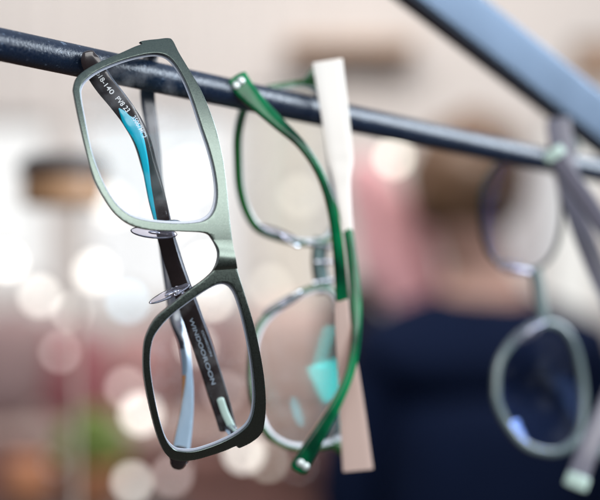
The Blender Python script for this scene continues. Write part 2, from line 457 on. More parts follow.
def path_text(root, s, start, end, pts, fr, ht, size, off, m, flip=1, side=1, eps=0.00006):
    """flat printed lettering laid along a swept temple between path indices"""
    cu = bpy.data.curves.new('t', 'FONT'); cu.body = s; cu.size = 1.0; cu.align_x = 'LEFT'; cu.align_y = 'CENTER'; cu.offset = 0.012
    o = bpy.data.objects.new('t', cu); COL.objects.link(o)
    me = bpy.data.meshes.new_from_object(o.evaluated_get(bpy.context.evaluated_depsgraph_get())); bpy.data.objects.remove(o)
    xs = [v.co.x for v in me.vertices]; x0, x1 = min(xs), max(xs)
    for v in me.vertices:
        f = start+(end-start)*(v.co.x-x0)/(x1-x0)
        i = max(0, min(len(pts)-2, int(f))); k = f-i
        c = pts[i].lerp(pts[i+1], k); t, a, b = fr[i]; t2, a2, b2 = fr[i+1]
        a = a.lerp(a2, k); b = b.lerp(b2, k); h = ht[i]+(ht[i+1]-ht[i])*k
        v.co = c-a*(v.co.y*size*flip+off)+b*(h+eps)*side
    return finish('printed_text', me, m, root, smooth=0)
path_text(tP, 'o18-140', 17.5, 28.3, ptsP, frP, htP, 0.0023, 0.0006, M_PRINTW)
path_text(tP, 'PV8 23', 30.2, 36.5, ptsP, frP, htP, 0.0023, 0.0007, M_PRINTW)
path_text(tP, '35067MC2', 38.8, 47.2, ptsP, frP, htP, 0.0021, 0.0009, M_PRINT, eps=0.0003)
path_text(tP, 'WINDOOROON', 87.5, 103.5, ptsP, frP, htP, 0.0020, -0.0002, M_PRINTD)
path_text(tP, 'OOMSOON', 91.0, 97.5, ptsP, frP, htP, 0.0011, 0.0021, M_PRINTD)
# teal layer showing along the lower side of the ear bend
bm = bmesh.new()
TL = [(119,109,0.4810,1.0),(122.5,113,0.4810,3.6),(127,118.5,0.4813,6.2),(132.5,126,0.4816,7.2),(138.2,138,0.4822,5.4),(142,150,0.483,4.2),(145.2,165,0.4842,3.6),(148,182,0.4856,3.1),(151,200,0.487,2.6),(154.4,216,0.4884,1.8),(157,228,0.4895,0.8)]
q = cr(TL, 8)
sweep(bm, [W(a, b, c) for a, b, c, _ in q], [r[3]*r[2]/FPX for r in q], 0.0011, n=24, p=5, roll=R(8))
finish('teal_layer', bm_mesh(bm), M_TEAL, tP, smooth=40)
# hinge plate inlay and hinge at the lower end of that temple
bm = bmesh.new()
q = [Vector(x) for x in cr([tuple(W(220.5, 400, 0.5031)), tuple(W(225, 413, 0.5036)), tuple(W(231, 426, 0.5039))], 8)]
sweep(bm, q, 0.0013, 0.0006, n=20, p=3, roundcap=0.001)
hp = finish('hinge_plate', bm_mesh(bm), M_MINT, tP)
bm = bmesh.new()
q = [W(229, 427, 0.5045), W(234, 434, 0.499), W(240, 438, 0.488)]
sweep(bm, [q[0].lerp(q[1], t/4) for t in range(5)]+[q[1].lerp(q[2], t/4) for t in range(1, 5)], 0.0017, 0.0012, n=16, p=4)
tube(bm, [W(228, 432, 0.5025), W(237, 428, 0.5025)], 0.0010, 12)
finish('hinge', bm_mesh(bm), M_SILVER, G1)

# temple Q: over the top of the rod and down behind it
def mQ(s, f):
    x, y = s
    if f > 0.74 and (x > 0.93 or y < -0.5): return 2
    if f > 0.62+0.05*x: return 1  # sky reflection put into the colour of the lower stretch
    return 0
QP = [(152,46,0.5205,8.0,1.2,0),(149.5,62,0.5207,7.6,1.2,0),(147.5,95,0.5205,7.4,1.2,0),(152,130,0.520,6.6,1.2,0),(157,175,0.519,6.2,1.2,0),(163,230,0.518,6.2,1.2,0),(170,280,0.517,6.4,1.3,0),(176.0,318,0.516,6.4,1.3,20),
 (184,345,0.515,4.0,1.5,45),(187.5,375,0.514,4.3,1.6,30),(187,408,0.513,6.4,1.4,10),(182.5,440,0.512,8.6,1.3,10),(179,462,0.511,8.6,1.2,0)]
tQ, ptsQ, frQ, hwQ, htQ = temple(G1, QP, [M_GREYAC_GLINT, M_SKYSHEEN, M_ORANGE], mQ, cap=0.0008)
bm = bmesh.new()
q = [W(180, 453, 0.5095), W(178, 462.5, 0.5095)]
sweep(bm, [q[0].lerp(q[1], t/4) for t in range(5)], [0.0034, 0.0036, 0.0035, 0.0032, 0.0027], 0.0019, n=20, p=2.6, roundcap=0.0026)
finish('temple_tip', bm_mesh(bm), M_DARKAC, tQ)
bm = bmesh.new()   # endpiece carrying the upper hinge back over the rod
q = [W(157, 48.5, 0.4855), W(156, 49.5, 0.497), W(154, 50, 0.510), W(152.5, 50.5, 0.5195)]
sweep(bm, [Vector(x) for x in cr([tuple(v) for v in q], 6)], 0.0026, 0.0022, up=Vector((0, 0, 1)), n=20, p=5)
finish('endpiece', bm_mesh(bm), M_BRIDGE, G1)

# ------------------------------------------------------------------ glasses 2 (green, folded, hung from behind)
G2 = thing('eyeglasses', 'emerald green glasses with ivory and rose wide temples folded over the rod, middle pair', 'glasses', W(330, 445, 0.56), group='glasses hung on the rod')
sh2 = Sheet(320, 265, 0.578, 24, ((310, 80), (342, 445)), -0.25, (325, 265))
R2A = [(238,160),(238,135),(243,112),(252,97),(266,89.5),(285,86),(304,84),(318,92),(326,118),(332,160),(336,200),(334,228),(322,241),(303,242.5),(280,238),(259,229),(247,212),(240,188)]
R2B = [(253,350),(258,330),(268,316),(284,304),(304,292),(320,288),(332,293),(340,310),(346,345),(350,385),(350,415),(345,434),(334,442),(318,446),(302,447.5),(284,444),(268,433),(258,413),(252,383)]
bm = bmesh.new()
def m2(s, f): return 1 if s[0] < -0.9 else 0
for loop, lim in ((R2A, 0.62), (R2B, 0.25)):
    q = [sh2.P(*p) for p in cr(loop, 6, True)]
    sweep(bm, q, 0.0015, 0.0019, up=sh2.n, closed=True, n=20, p=4, matf=lambda s, f: 1 if s[0] > lim else 0)
for pth in ([(303,84.5),(310,80),(318,74),(330,72)], [(330,442),(338,446),(350,452),(360,458)]):
    q = [sh2.P(*p) for p in cr(pth, 6)]
    sweep(bm, q, [0.0014+0.0028*i/(len(q)-1) for i in range(len(q))], 0.0019, up=sh2.n, n=16, p=4)
finish('frame_front', bm_mesh(bm), [M_GRIM, M_INNER], G2)
for loop, sg in ((R2A, -0.5), (R2B, -0.14)):
    finish('lens', lens_mesh(sh2, loop, grow=0.99, sag=sg), L_2, G2, smooth=60)
pad(G2, (279, 234), 23, 22, 5.2, 0.560, [(300, 243, 0.567), (296, 246, 0.561)])
pad(G2, (283, 303), 23, -27, 5.2, 0.560, [(303, 294, 0.567), (298, 292, 0.561)])
bm = bmesh.new()
q = [sh2.P(*p) for p in cr([(322, 238), (319.5, 250), (319, 264), (321, 278), (325, 292)], 6)]
sweep(bm, q, 0.0030, 0.0017, up=sh2.n, n=18, p=3)
finish('bridge', bm_mesh(bm), M_TEALM, G2, smooth=60)
# steel bridge trim
bm = bmesh.new()
for pa, pb in (((305, 243), (331, 248)), ((311, 283), (334, 279)), ((314, 262), (330, 262))):
    q = [sh2.P(*pa, 0.0022).lerp(sh2.P(*pb, 0.0022), t/8) for t in range(9)]
    sweep(bm, q, 0.0007, 0.0005, n=14, p=3, roundcap=0.0008)
finish('bridge_trim', bm_mesh(bm), M_SILVER, G2)
def mG(s, f):
    return 1 if s[1] < 0.0 else 0
# ear end A (tip top left, hinge lower right)
A_G = [(236.8,78.5,0.5270,11.2,1.3,14),(246,91.5,0.5273,10.4,1.3,18),(261,107,0.528,8.4,1.3,24),(278,123,0.529,7.0,1.3,28),(300,143.5,0.5305,4.9,1.3,30),(316.5,167,0.532,4.3,1.3,30),(327,192,0.534,4.6,1.3,28),(334,220,0.536,5.2,1.3,26),(338,250,0.538,5.8,1.3,22),(340.5,278,0.5395,6.1,1.3,18),(341.5,299,0.5405,6.3,1.3,14)]
tA, ptsA, frA, hwA, htA = temple(G2, A_G, [M_GREEN, M_PEACH], mG, cap=0.0012, name='temple_tip', p=2.9)
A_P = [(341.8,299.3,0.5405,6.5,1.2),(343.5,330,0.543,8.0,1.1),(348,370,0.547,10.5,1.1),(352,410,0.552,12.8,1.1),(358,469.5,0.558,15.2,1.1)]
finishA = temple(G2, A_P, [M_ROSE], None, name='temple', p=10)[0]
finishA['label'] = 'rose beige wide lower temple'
B_P = [(327.5,61.5,0.556,15.2,1.1),(334.5,110,0.5515,14.0,1.1),(339.5,148,0.550,13.0,1.1),(341.2,162,0.5497,12.3,1.1),(341.8,175,0.5493,9.7,1.1),(343,189,0.549,7.8,1.1),(345.6,212,0.548,6.3,1.1),(347.8,231,0.5475,5.6,1.1)]
finishB = temple(G2, B_P, [M_CREAM], None, name='temple', p=10)[0]
finishB['label'] = 'ivory wide upper temple'
B_G = [(348.2,231.3,0.5475,5.0,1.3,-8),(351,250,0.5465,5.2,1.3,-6),(353.8,275,0.545,5.5,1.3,0),(356,300,0.5435,5.6,1.3,10),(356.5,325,0.542,5.3,1.3,20),(354.5,350,0.541,5.1,1.3,26),(349,374,0.540,5.0,1.3,28),(338,400,0.5385,5.6,1.3,28),(324,425,0.537,7.2,1.3,26),(311,447,0.5355,8.8,1.3,20),(298.5,468,0.5345,9.4,1.3,14)]
tB, ptsB, frB, hwB, htB = temple(G2, B_G, [M_GREEN, M_PEACH], mG, cap=0.0016, name='temple_tip', p=2.9)
def rivets(root, cs):
    bm = bmesh.new()
    for c in cs:
        ellipsoid(bm, W(*c), (Vector((0.0014, 0, 0)), Vector((0, 0, 0.0014)), Vector((0, 0.0004, 0))), 16, 8)
    finish('rivet', bm_mesh(bm), M_RIVET, root, smooth=80)
for c in ((236.0, 85.5, 0.5252), (241.0, 81, 0.5252)): rivets(tA, [c])
for c in ((300.5, 463, 0.5326), (305.5, 466.5, 0.5326)): rivets(tB, [c])
# end pieces that carry the hinges from the front to the temples
for a, b in (((324, 74, 0.592), (328, 72, 0.558)), ((352, 455, 0.592), (357, 461, 0.560))):
    bm = bmesh.new(); p0, p1 = W(*a), W(*b)
    sweep(bm, [p0.lerp(p1, t/6) for t in range(7)], 0.0026, 0.0022, up=Vector((0, 0, 1)), n=16, p=4)
    finish('endpiece', bm_mesh(bm), M_GRIM, G2)

# ------------------------------------------------------------------ glasses 3 (grey, out of focus at the right)
G3 = thing('eyeglasses', 'smoky grey round glasses with lilac grey temples hung at the right end of the rod', 'glasses', W(560, 450, 0.66), group='glasses hung on the rod')
sh3 = Sheet(535, 300, 0.668, 28, ((520, 165), (560, 450)), -0.3, (540, 298))
R3A = [(480,215),(481,192),(489,174),(502,160),(520,152),(540,156),(555,172),(561,195),(562,220),(557,245),(547,262),(530,270),(512,269),(494,260),(484,241)]
R3B = [(496,392),(498,366),(509,346),(526,330),(546,323),(562,328),(574,345),(581,372),(583.5,402),(580,430),(568,447),(548,452),(524,444),(507,424),(498,405)]
bm = bmesh.new()
q = [sh3.P(*p) for p in cr(R3A, 6, True)]; sweep(bm, q, 0.0008, 0.0011, up=sh3.n, closed=True, n=14, p=3, matf=lambda s, f: 1)
q = [sh3.P(*p) for p in cr(R3B, 6, True)]; sweep(bm, q, 0.0017, 0.0016, up=sh3.n, closed=True, n=14, p=3)
for pth, w in (([(534,268),(538,285),(540,300),(545,324)], 0.0028), ([(575,440),(584,446),(594,450),(606,452)], 0.003), ([(552,168),(558,160),(566,154),(574,150)], 0.0026)):
    q = [sh3.P(*p) for p in cr(pth, 6)]; sweep(bm, q, w, 0.0016, up=sh3.n, n=14, p=4)
finish('frame_front', bm_mesh(bm), [M_GREYRIM, M_BRIDGE], G3)
for loop in (R3A, R3B): finish('lens', lens_mesh(sh3, loop, grow=0.99, sag=-0.14), L_3, G3, smooth=60)
pad(G3, (514, 268), 20, 14, 6, 0.646, [(530, 272, 0.655)])
pad(G3, (530, 330), 21, -36, 7, 0.648, [(545, 322, 0.655)])
def mL(s, f): return 1 if (f < 0.02) else (2 if s[0] > 0.7 else 0)
C_ = [(553,153,0.628,9.5,1.5),(570,177,0.629,9.2,1.5),(586,200,0.630,9,1.5),(602,225,0.632,9,1.5),(622,258,0.635,9,1.4),(642,310,0.64,9,1.4),(648,370,0.648,10,1.3),(640,420,0.655,11,1.3),(628,462,0.66,13,1.3)]
tC = temple(G3, C_, [M_LILAC, M_MINT, M_BRIDGE], mL, cap=0.001)[0]
D_ = [(558,120,0.662,12,1.3),(562,150,0.659,12,1.3),(570,190,0.655,11,1.3),(580,225,0.652,10.5,1.3),(595,265,0.649,10,1.3),(614,310,0.646,10,1.4),(623,350,0.643,10,1.4),(616,385,0.640,10,1.4),(602,418,0.637,10,1.5),(588,450,0.635,10.5,1.5),(577,479,0.634,11,1.5)]
tD = temple(G3, D_, [M_LILAC, M_MINT, M_BRIDGE], lambda s, f: 2 if s[0] > 0.9 else 0, cap=0.001)[0]
bm = bmesh.new()
q = [W(556.5, 157.5, 0.6255), W(551.5, 150.5, 0.6255)]
sweep(bm, [q[0].lerp(q[1], t/4) for t in range(5)], 0.0046, 0.0020, n=18, p=4, roundcap=0.0008)
finish('temple_tip', bm_mesh(bm), M_MINT, tC)
bm = bmesh.new()
q = [W(579, 476, 0.6325), W(575, 487, 0.6325)]
sweep(bm, [q[0].lerp(q[1], t/4) for t in range(5)], 0.0050, 0.0020, n=18, p=4, roundcap=0.0008)
finish('temple_tip', bm_mesh(bm), M_MINT, tD)
for a, b in (((574, 148, 0.69), (566, 138, 0.664)), ((606, 452, 0.698), (620, 460, 0.663))):
    bm = bmesh.new(); p0, p1 = W(*a), W(*b)
    sweep(bm, [p0.lerp(p1, t/6) for t in range(7)], 0.0028, 0.0022, up=Vector((0, 0, 1)), n=16, p=4)
    finish('endpiece', bm_mesh(bm), M_GREYRIM, G3)

# ------------------------------------------------------------------ what stands behind, far out of focus
M_WALL = mat('warm_plaster', (0.61, 0.565, 0.535), 0.8, noise_scale=1.3, noise_amt=0.12)
M_FLOOR = mat('dark_wood_floor', (0.09, 0.06, 0.045), 0.5, noise_scale=3, noise_amt=0.3)
M_WHITEFR = mat('white_window_frame', (0.75, 0.74, 0.72), 0.5)
M_WOOD = mat('warm_wood', (0.36, 0.19, 0.09), 0.45, noise_scale=14, noise_amt=0.3)
M_DKWOOD = mat('dark_stained_wood', (0.035, 0.024, 0.022), 0.45, noise_scale=14, noise_amt=0.3)
M_CAB = mat('red_brown_wood', (0.19, 0.09, 0.075), 0.5, noise_scale=6, noise_amt=0.35)
M_CABF = mat('beige_pink_drawer', (0.46, 0.33, 0.29), 0.5, noise_scale=5, noise_amt=0.2)
M_PINKC = mat('dusty_pink_cloth', (0.66, 0.35, 0.36), 0.85, noise_scale=10, noise_amt=0.12)
M_REDC = mat('old_rose_cloth', (0.24, 0.075, 0.085), 0.85, noise_scale=12, noise_amt=0.2)
M_NAVY = mat('navy_cloth', (0.0035, 0.0075, 0.024), 0.9, spec=0.1, noise_scale=18, noise_amt=0.25)
M_BLACKT = mat('black_trousers', (0.012, 0.012, 0.016), 0.85, noise_scale=18, noise_amt=0.2)
M_SKIN = mat('skin', (0.52, 0.30, 0.23), 0.5, noise_scale=20, noise_amt=0.06)
M_HAIR = mat('brown_hair', (0.105, 0.055, 0.028), 0.5, noise_scale=60, noise_amt=0.4)
M_LEAF = mat('yellow_green_leaf', (0.14, 0.20, 0.03), 0.5, noise_scale=20, noise_amt=0.4)
M_POT = mat('terracotta', (0.42, 0.17, 0.08), 0.7, noise_scale=20, noise_amt=0.15)
M_TEALP = mat('teal_card', (0.03, 0.36, 0.42), 0.5)
M_CORD = mat('black_cord', (0.02, 0.02, 0.02), 0.6)
def glow(name, col, s):
    return mat(name, (0.06, 0.06, 0.06), 0.4, emit=col, es=s)

def struct(name, bm, m): 
    o = finish(name, bm_mesh(bm), m, None, smooth=0); o['kind'] = 'structure'; return o
Z0 = -1.5
bm = bmesh.new(); box(bm, (-3, -2.5, Z0-0.1), (3, 4.1, Z0)); struct('floor', bm, M_FLOOR)
# back wall with its window openings
WY = 4.0
def wx(px): return (px-300)/FPX*WY
def wz(py): return -(py-250)/FPX*WY
wins = [(-90, 50, 116, 284, 0.93, 'pale lit window at the left edge of the photo'),
        (80, 240, 108, 302, 0.86, 'widest window glowing white behind the leftmost glasses'),
        (252, 330, 90, 325, 0.62, 'narrow creamy lit window behind the emerald glasses'),
        (545, 605, 118, 330, 0.78, 'tall pale lit window behind the grey glasses at right')]
bm = bmesh.new()
xs = sorted([wx(a) for w in wins for a in w[:2]]); xs = [-3]+xs+[3]
zt, zb = 1.6, Z0
for i in range(len(xs)-1):
    hit = [w for w in wins if abs(wx(w[0])-xs[i]) < 1e-6]
    if hit:
        w = hit[0]
        box(bm, (xs[i], WY, wz(w[2])), (xs[i+1], WY+0.12, zt)); box(bm, (xs[i], WY, zb), (xs[i+1], WY+0.12, wz(w[3])))
    else: box(bm, (xs[i], WY, zb), (xs[i+1], WY+0.12, zt))
struct('wall', bm, M_WALL)
for k, (a, b, t, u, e, lab) in enumerate(wins):
    root = thing('window', lab, 'window', (wx((a+b)/2), WY, wz(u)), group='lit windows in the back wall')
    bm = bmesh.new(); f = 0.025
    x0, x1, z0, z1 = wx(a), wx(b), wz(u), wz(t)
    for lo, hi in (((x0, z0), (x0+f, z1)), ((x1-f, z0), (x1, z1)), ((x0+f, z0), (x1-f, z0+f)), ((x0+f, z1-f), (x1-f, z1))):
        box(bm, (lo[0], WY+0.03, lo[1]), (hi[0], WY+0.09, hi[1]))
    finish('frame', bm_mesh(bm), M_WHITEFR, root, smooth=0)
    bm = bmesh.new(); box(bm, (x0+f, WY+0.055, z0+f), (x1-f, WY+0.065, z1-f))
    finish('pane', bm_mesh(bm), glow('daylight_pane', ((0.98, 0.98, 0.97), (0.98, 0.99, 1.0), (1.0, 0.90, 0.78), (0.98, 0.97, 0.93))[k], e), root, smooth=0)

# wooden stand at left
SD = 1.15
c = W(47, 182, SD)
st = thing('display_stand', 'round wooden display stand with a dark top on a thin post, blurred at left', 'display stand', (c.x+0.012, SD, Z0))
s = SD/FPX
bm = bmesh.new(); lathe(bm, (c.x+0.012, SD, -(207-250)*s), [(0.027, 0), (0.031, 0.003), (0.0315, 0.019), (0.030, 0.023)]); finish('drum', bm_mesh(bm), M_WOOD, st)
bm = bmesh.new(); lathe(bm, (c.x+0.012, SD, -(207-250)*s+0.0231), [(0.031, 0), (0.0335, 0.002), (0.033, 0.011), (0.026, 0.017), (0.008, 0.019)]); finish('top', bm_mesh(bm), M_DKWOOD, st)
bm = bmesh.new(); lathe(bm, (c.x+0.022, SD, Z0+0.02), [(0.0022, 0), (0.0022, -(207-250)*s-Z0-0.021)], 20); finish('post', bm_mesh(bm), mat('beige_post', (0.42, 0.33, 0.27), 0.5), st)
bm = bmesh.new(); lathe(bm, (c.x+0.022, SD, Z0), [(0.14, 0), (0.14, 0.012), (0.02, 0.0199)]); finish('base', bm_mesh(bm), M_DKWOOD, st)

# low cabinet with goods on it
CY = 3.1
def X(px, d): return (px-300)/FPX*d
def Zp(py, d): return -(py-250)/FPX*d
cab = thing('cabinet', 'red brown wooden cabinet with beige drawers across the back at lower left', 'cabinet', (X(130, CY), CY, Z0))
top = Zp(425, CY)
bm = bmesh.new(); box(bm, (X(-140, CY), CY, Z0), (X(362, CY), CY+0.5, top-0.03), 0.004); finish('body', bm_mesh(bm), M_CAB, cab)
bm = bmesh.new(); box(bm, (X(-145, CY), CY-0.02, top-0.0295), (X(366, CY), CY+0.52, top), 0.004); finish('top', bm_mesh(bm), M_CABF, cab)
for x0, x1 in ((-130, -10), (0, 110), (120, 235), (245, 352)):
    for y0, y1 in ((442, 490), (498, 550), (558, 630)):
        bm = bmesh.new(); box(bm, (X(x0, CY), CY-0.016, Zp(y1, CY)), (X(x1, CY), CY-0.001, Zp(y0, CY)), 0.003)
        dr = finish('drawer', bm_mesh(bm), M_CABF if (x0 > 200 and y0 < 440) else M_CAB, cab)
        bm = bmesh.new(); ellipsoid(bm, (X((x0+x1)/2, CY), CY-0.026, Zp((y0+y1)/2, CY)), (Vector((.012, 0, 0)), Vector((0, .012, 0)), Vector((0, 0, .012))), 14, 8)
        finish('knob', bm_mesh(bm), M_SILVER, dr)
def cushion(px, d, w, h, dep, m, label, tilt=0.0):
    bm = bmesh.new(); c = Vector((X(px, d), d, top+h/2+0.001)); n1, n2 = 40, 24; rows = []
    def sp(a, e): return math.copysign(abs(a)**e, a)
    for i in range(1, n2):
        v = -math.pi/2+math.pi*i/n2; row = []
        for k in range(n1):
            u = 2*math.pi*k/n1
            p = Vector((w/2*sp(math.cos(v), .55)*sp(math.cos(u), .7), dep/2*sp(math.cos(v), .7)*sp(math.sin(u), .8), h/2*sp(math.sin(v), .75)))
            p *= 1+0.05*noise.noise(p*22+Vector((px, 0, 0)))
            p.x += p.z*tilt
            row.append(bm.verts.new(c+p))
        rows.append(row)
    for i in range(len(rows)-1):
        for k in range(n1): bm.faces.new((rows[i][k], rows[i][(k+1) % n1], rows[i+1][(k+1) % n1], rows[i+1][k]))
    bm.faces.new(rows[0][::-1]); bm.faces.new(rows[-1])
    o = finish('cushion', bm_mesh(bm), m, None, top=(c.x, c.y, top)); tag(o, label, 'cushion', 'cushions on the cabinet')
M_REDB = mat('rose_brown_cloth', (0.34, 0.18, 0.17), 0.85, noise_scale=9, noise_amt=0.2)
M_BEIGEC = mat('beige_pink_cloth', (0.50, 0.36, 0.32), 0.85, noise_scale=9, noise_amt=0.15)
M_MAUVE = mat('grey_mauve_cloth', (0.25, 0.165, 0.16), 0.85, noise_scale=9, noise_amt=0.2)
cushion(5, 3.15, 0.20, 0.23, 0.13, M_MAUVE, 'grey mauve cushion on the cabinet at the left edge', 0.15)
cushion(70, 3.18, 0.17, 0.20, 0.13, M_REDC, 'old rose cushion on the cabinet between the mauve and the rose brown ones', -0.2)
cushion(134, 3.22, 0.15, 0.18, 0.12, M_REDB, 'small rose brown cushion on the cabinet left of the leftmost glasses', 0.1)
cushion(206, 3.30, 0.23, 0.23, 0.12, M_MAUVE, 'grey mauve cushion on the cabinet seen through the lower lens of the leftmost glasses', -0.1)
cushion(300, 3.20, 0.26, 0.25, 0.13, M_BEIGEC, 'large beige pink cushion on the cabinet behind the emerald glasses', 0.05)
# plant in a pot in front
pd = 2.45
pl = thing('potted_plant', 'bushy yellow green plant in a clay pot at lower left', 'plant', (X(92, pd), pd, Z0))
bm = bmesh.new(); pz = Zp(505, pd)
lathe(bm, (X(92, pd), pd, pz), [(0.035, 0), (0.055, 0.06), (0.058, 0.06), (0.058, 0.07), (0.045, 0.07)]); finish('pot', bm_mesh(bm), M_POT, pl)
bm = bmesh.new()
for i in range(420):
    v = Vector((random.gauss(0, 1), random.gauss(0, 1), random.gauss(0, 1))).normalized()*random.random()**0.4
    c = Vector((X(92, pd), pd, Zp(445, pd)))+Vector((v.x*0.062, v.y*0.062, v.z*0.058))
    a = Vector((random.gauss(0, 1), random.gauss(0, 1), random.gauss(0, 1))).normalized()*0.014; b = a.orthogonal().normalized()*0.006
    f = [bm.verts.new(p) for p in (c-a, c-b*0.9-a*0.1, c+a, c+b*0.9-a*0.1)]; bm.faces.new(f)
finish('foliage', bm_mesh(bm), M_LEAF, pl, smooth=0)
bm = bmesh.new()
lathe(bm, (X(92, pd), pd, pz+0.06), [(0.006, 0), (0.003, 0.07)], 10); finish('stem', bm_mesh(bm), M_DKWOOD, pl)
# little tall stool the plant stands on
sl = thing('plant_stool', 'dark wooden stool under the bushy green plant at lower left', 'stool', (X(92, pd), pd, Z0))
bm = bmesh.new(); lathe(bm, (X(92, pd), pd, pz-0.025), [(0.15, 0), (0.155, 0.012), (0.15, 0.0245)]); finish('seat', bm_mesh(bm), M_DKWOOD, sl)
for sx, sy in ((-1, -1), (1, -1), (1, 1), (-1, 1)):
    bm = bmesh.new(); tube(bm, [Vector((X(92, pd)+sx*.13, pd+sy*.13, Z0)), Vector((X(92, pd)+sx*.09, pd+sy*.09, pz-0.0255))], 0.014); finish('leg', bm_mesh(bm), M_DKWOOD, sl)
lathe_c = (X(22, pd), pd, pz)
bm = bmesh.new(); lathe(bm, (X(28, pd), pd, pz), [(0.02, 0), (0.038, 0.015), (0.043, 0.05), (0.034, 0.075), (0.03, 0.075)])
o = finish('clay_jar', bm_mesh(bm), M_POT, None, top=(X(28, pd), pd, pz)); tag(o, 'orange clay jar beside the bushy plant at the lower left corner', 'jar')
# coat stand with pink scarf, beside the person
cd = 2.75
cs = thing('coat_stand', 'slim dark coat stand carrying a dusty pink scarf', 'coat stand', (X(372, cd), cd, Z0))
bm = bmesh.new(); lathe(bm, (X(372, cd), cd, Z0), [(0.16, 0), (0.16, 0.02), (0.016, 0.035), (0.013, 0.04), (0.013, Zp(160, cd)-Z0)], 20); finish('post', bm_mesh(bm), M_DKWOOD, cs)
bm = bmesh.new(); tube(bm, [W(372, 176, cd), W(366, 176, cd-0.05), W(362, 170, cd-0.07)], 0.008); finish('hook', bm_mesh(bm), M_DKWOOD, cs)
bm = bmesh.new()
sc_pts = [(356,166,cd-.055,12),(366,178,cd-.06,22),(378,205,cd-.06,31),(390,235,cd-.06,37),(402,265,cd-.06,38),(413,292,cd-.06,33),(420,312,cd-.06,24)]
q = cr(sc_pts, 8)
sweep(bm, [W(a, b, c) for a, b, c, _ in q], [r[3]*r[2]/FPX for r in q], 0.03, n=40, p=3, roundcap=0.01)
for v in bm.verts:
    v.co += Vector((0.004*math.sin(v.co.z*40), 0.008*math.sin(v.co.x*120+v.co.z*30), 0))
o = finish('scarf', bm_mesh(bm), M_PINKC, None, top=W(360, 170, cd)); tag(o, 'dusty pink scarf hanging from the coat stand beside the navy clad person', 'scarf')

# dark coat on the same stand
bm = bmesh.new()
q = cr([(352,292,cd+.10,10),(350,302,cd+.10,24),(354,330,cd+.10,30),(358,370,cd+.10,32),(364,420,cd+.10,30),(369,480,cd+.10,29),(372,540,cd+.10,30),(374,600,cd+.10,32)], 8)
sweep(bm, [W(a, b, c) for a, b, c, _ in q], [r[3]*r[2]/FPX for r in q], 0.05, n=48, p=2.6, roundcap=0.01)
for v in bm.verts: v.co += Vector((0.006*math.sin(v.co.z*9+v.co.x*20), 0.012*math.sin(v.co.x*110+v.co.z*4), 0))
o = finish('coat', bm_mesh(bm), mat('dark_brown_coat_cloth', (0.022, 0.017, 0.020), 0.9, spec=0.15, noise_scale=20, noise_amt=0.3), None, top=W(352, 292, cd+.1)); tag(o, 'dark brown coat hanging low on the coat stand behind the rose beige temple', 'coat')
bm = bmesh.new(); tube(bm, [W(372, 280, cd), W(362, 284, cd+.05), W(352, 290, cd+.09)], 0.007); finish('hook', bm_mesh(bm), M_DKWOOD, cs)
# board on the wall at the top, dark picture at the top right corner
M_TAN = mat('tan_board', (0.40, 0.27, 0.19), 0.6, noise_scale=5, noise_amt=0.2)
sh_ = thing('wall_shelf', 'tan wooden wall shelf out of focus above the rod in the middle', 'shelf', (X(352, 3.9), WY, Zp(55, 3.9)))
bm = bmesh.new(); box(bm, (X(285, 3.9), 3.86, Zp(52, 3.9)), (X(415, 3.9), 3.998, Zp(40, 3.9)), 0.003); finish('board', bm_mesh(bm), M_TAN, sh_)
for bx in (305, 395):
    bm = bmesh.new(); box(bm, (X(bx, 3.9)-.01, 3.90, Zp(68, 3.9)), (X(bx, 3.9)+.01, 3.997, Zp(52.5, 3.9)), 0.002); finish('bracket', bm_mesh(bm), M_TAN, sh_)
pf = thing('picture', 'small dark picture on the wall at the top right corner', 'picture', (X(592, 3.95), WY, Zp(80, 3.95)))
bm = bmesh.new(); box(bm, (X(574, 3.95), 3.975, Zp(80, 3.95)), (X(622, 3.95), 3.998, Zp(38, 3.95)), 0.003); finish('frame', bm_mesh(bm), M_DKWOOD, pf)
bm = bmesh.new(); box(bm, (X(579, 3.95), 3.971, Zp(75, 3.95)), (X(617, 3.95), 3.9745, Zp(43, 3.95))); finish('sheet', bm_mesh(bm), M_TAN, pf)
# person in navy
def skin_body(name, verts, edges, radii, m, root, sub=2):
    me = bpy.data.meshes.new(name); me.from_pydata([tuple(v) for v in verts], edges, [])
    o = bpy.data.objects.new(name, me); COL.objects.link(o)
    md = o.modifiers.new('s', 'SKIN'); o.modifiers.new('d', 'SUBSURF').levels = sub
    for i, r in enumerate(radii):
        me.skin_vertices[0].data[i].radius = r if isinstance(r, tuple) else (r, r)
    me.skin_vertices[0].data[0].use_root = True
    md.use_smooth_shade = True
    m2 = bpy.data.meshes.new_from_object(o.evaluated_get(bpy.context.evaluated_depsgraph_get()))
    bpy.data.objects.remove(o)
    return finish(name, m2, m, root, smooth=80)
pd2 = 2.6
px0 = X(483, pd2)
per = thing('person', 'person in a navy top with short brown hair standing at right, turned away', 'person', (px0, pd2, Z0))
def q3(x, y, z): return Vector((px0+x, pd2+y, Z0+z))
HX, HZ = X(466, pd2)-px0, Zp(196, pd2)-Z0
V = [q3(0,0,.90), q3(0,0,1.08), q3(0,0,1.26), q3(0,.01,1.37), q3(-.004,.0,1.45), q3(HX*.6,-.005,1.50), q3(HX,-.02,HZ-.05), q3(HX,-.02,HZ+.06),
     q3(-.185,.01,1.30), q3(-.245,0,1.10), q3(-.215,.03,.88), q3(-.20,.05,.80),
     q3(.185,.01,1.30), q3(.245,0,1.10), q3(.215,.03,.88), q3(.20,.05,.80),
     q3(-.10,0,.84), q3(-.11,.01,.48), q3(-.115,-.02,.10), q3(-.12,.10,.035), q3(.10,0,.84), q3(.11,.01,.48), q3(.115,-.02,.10), q3(.12,.10,.035)]
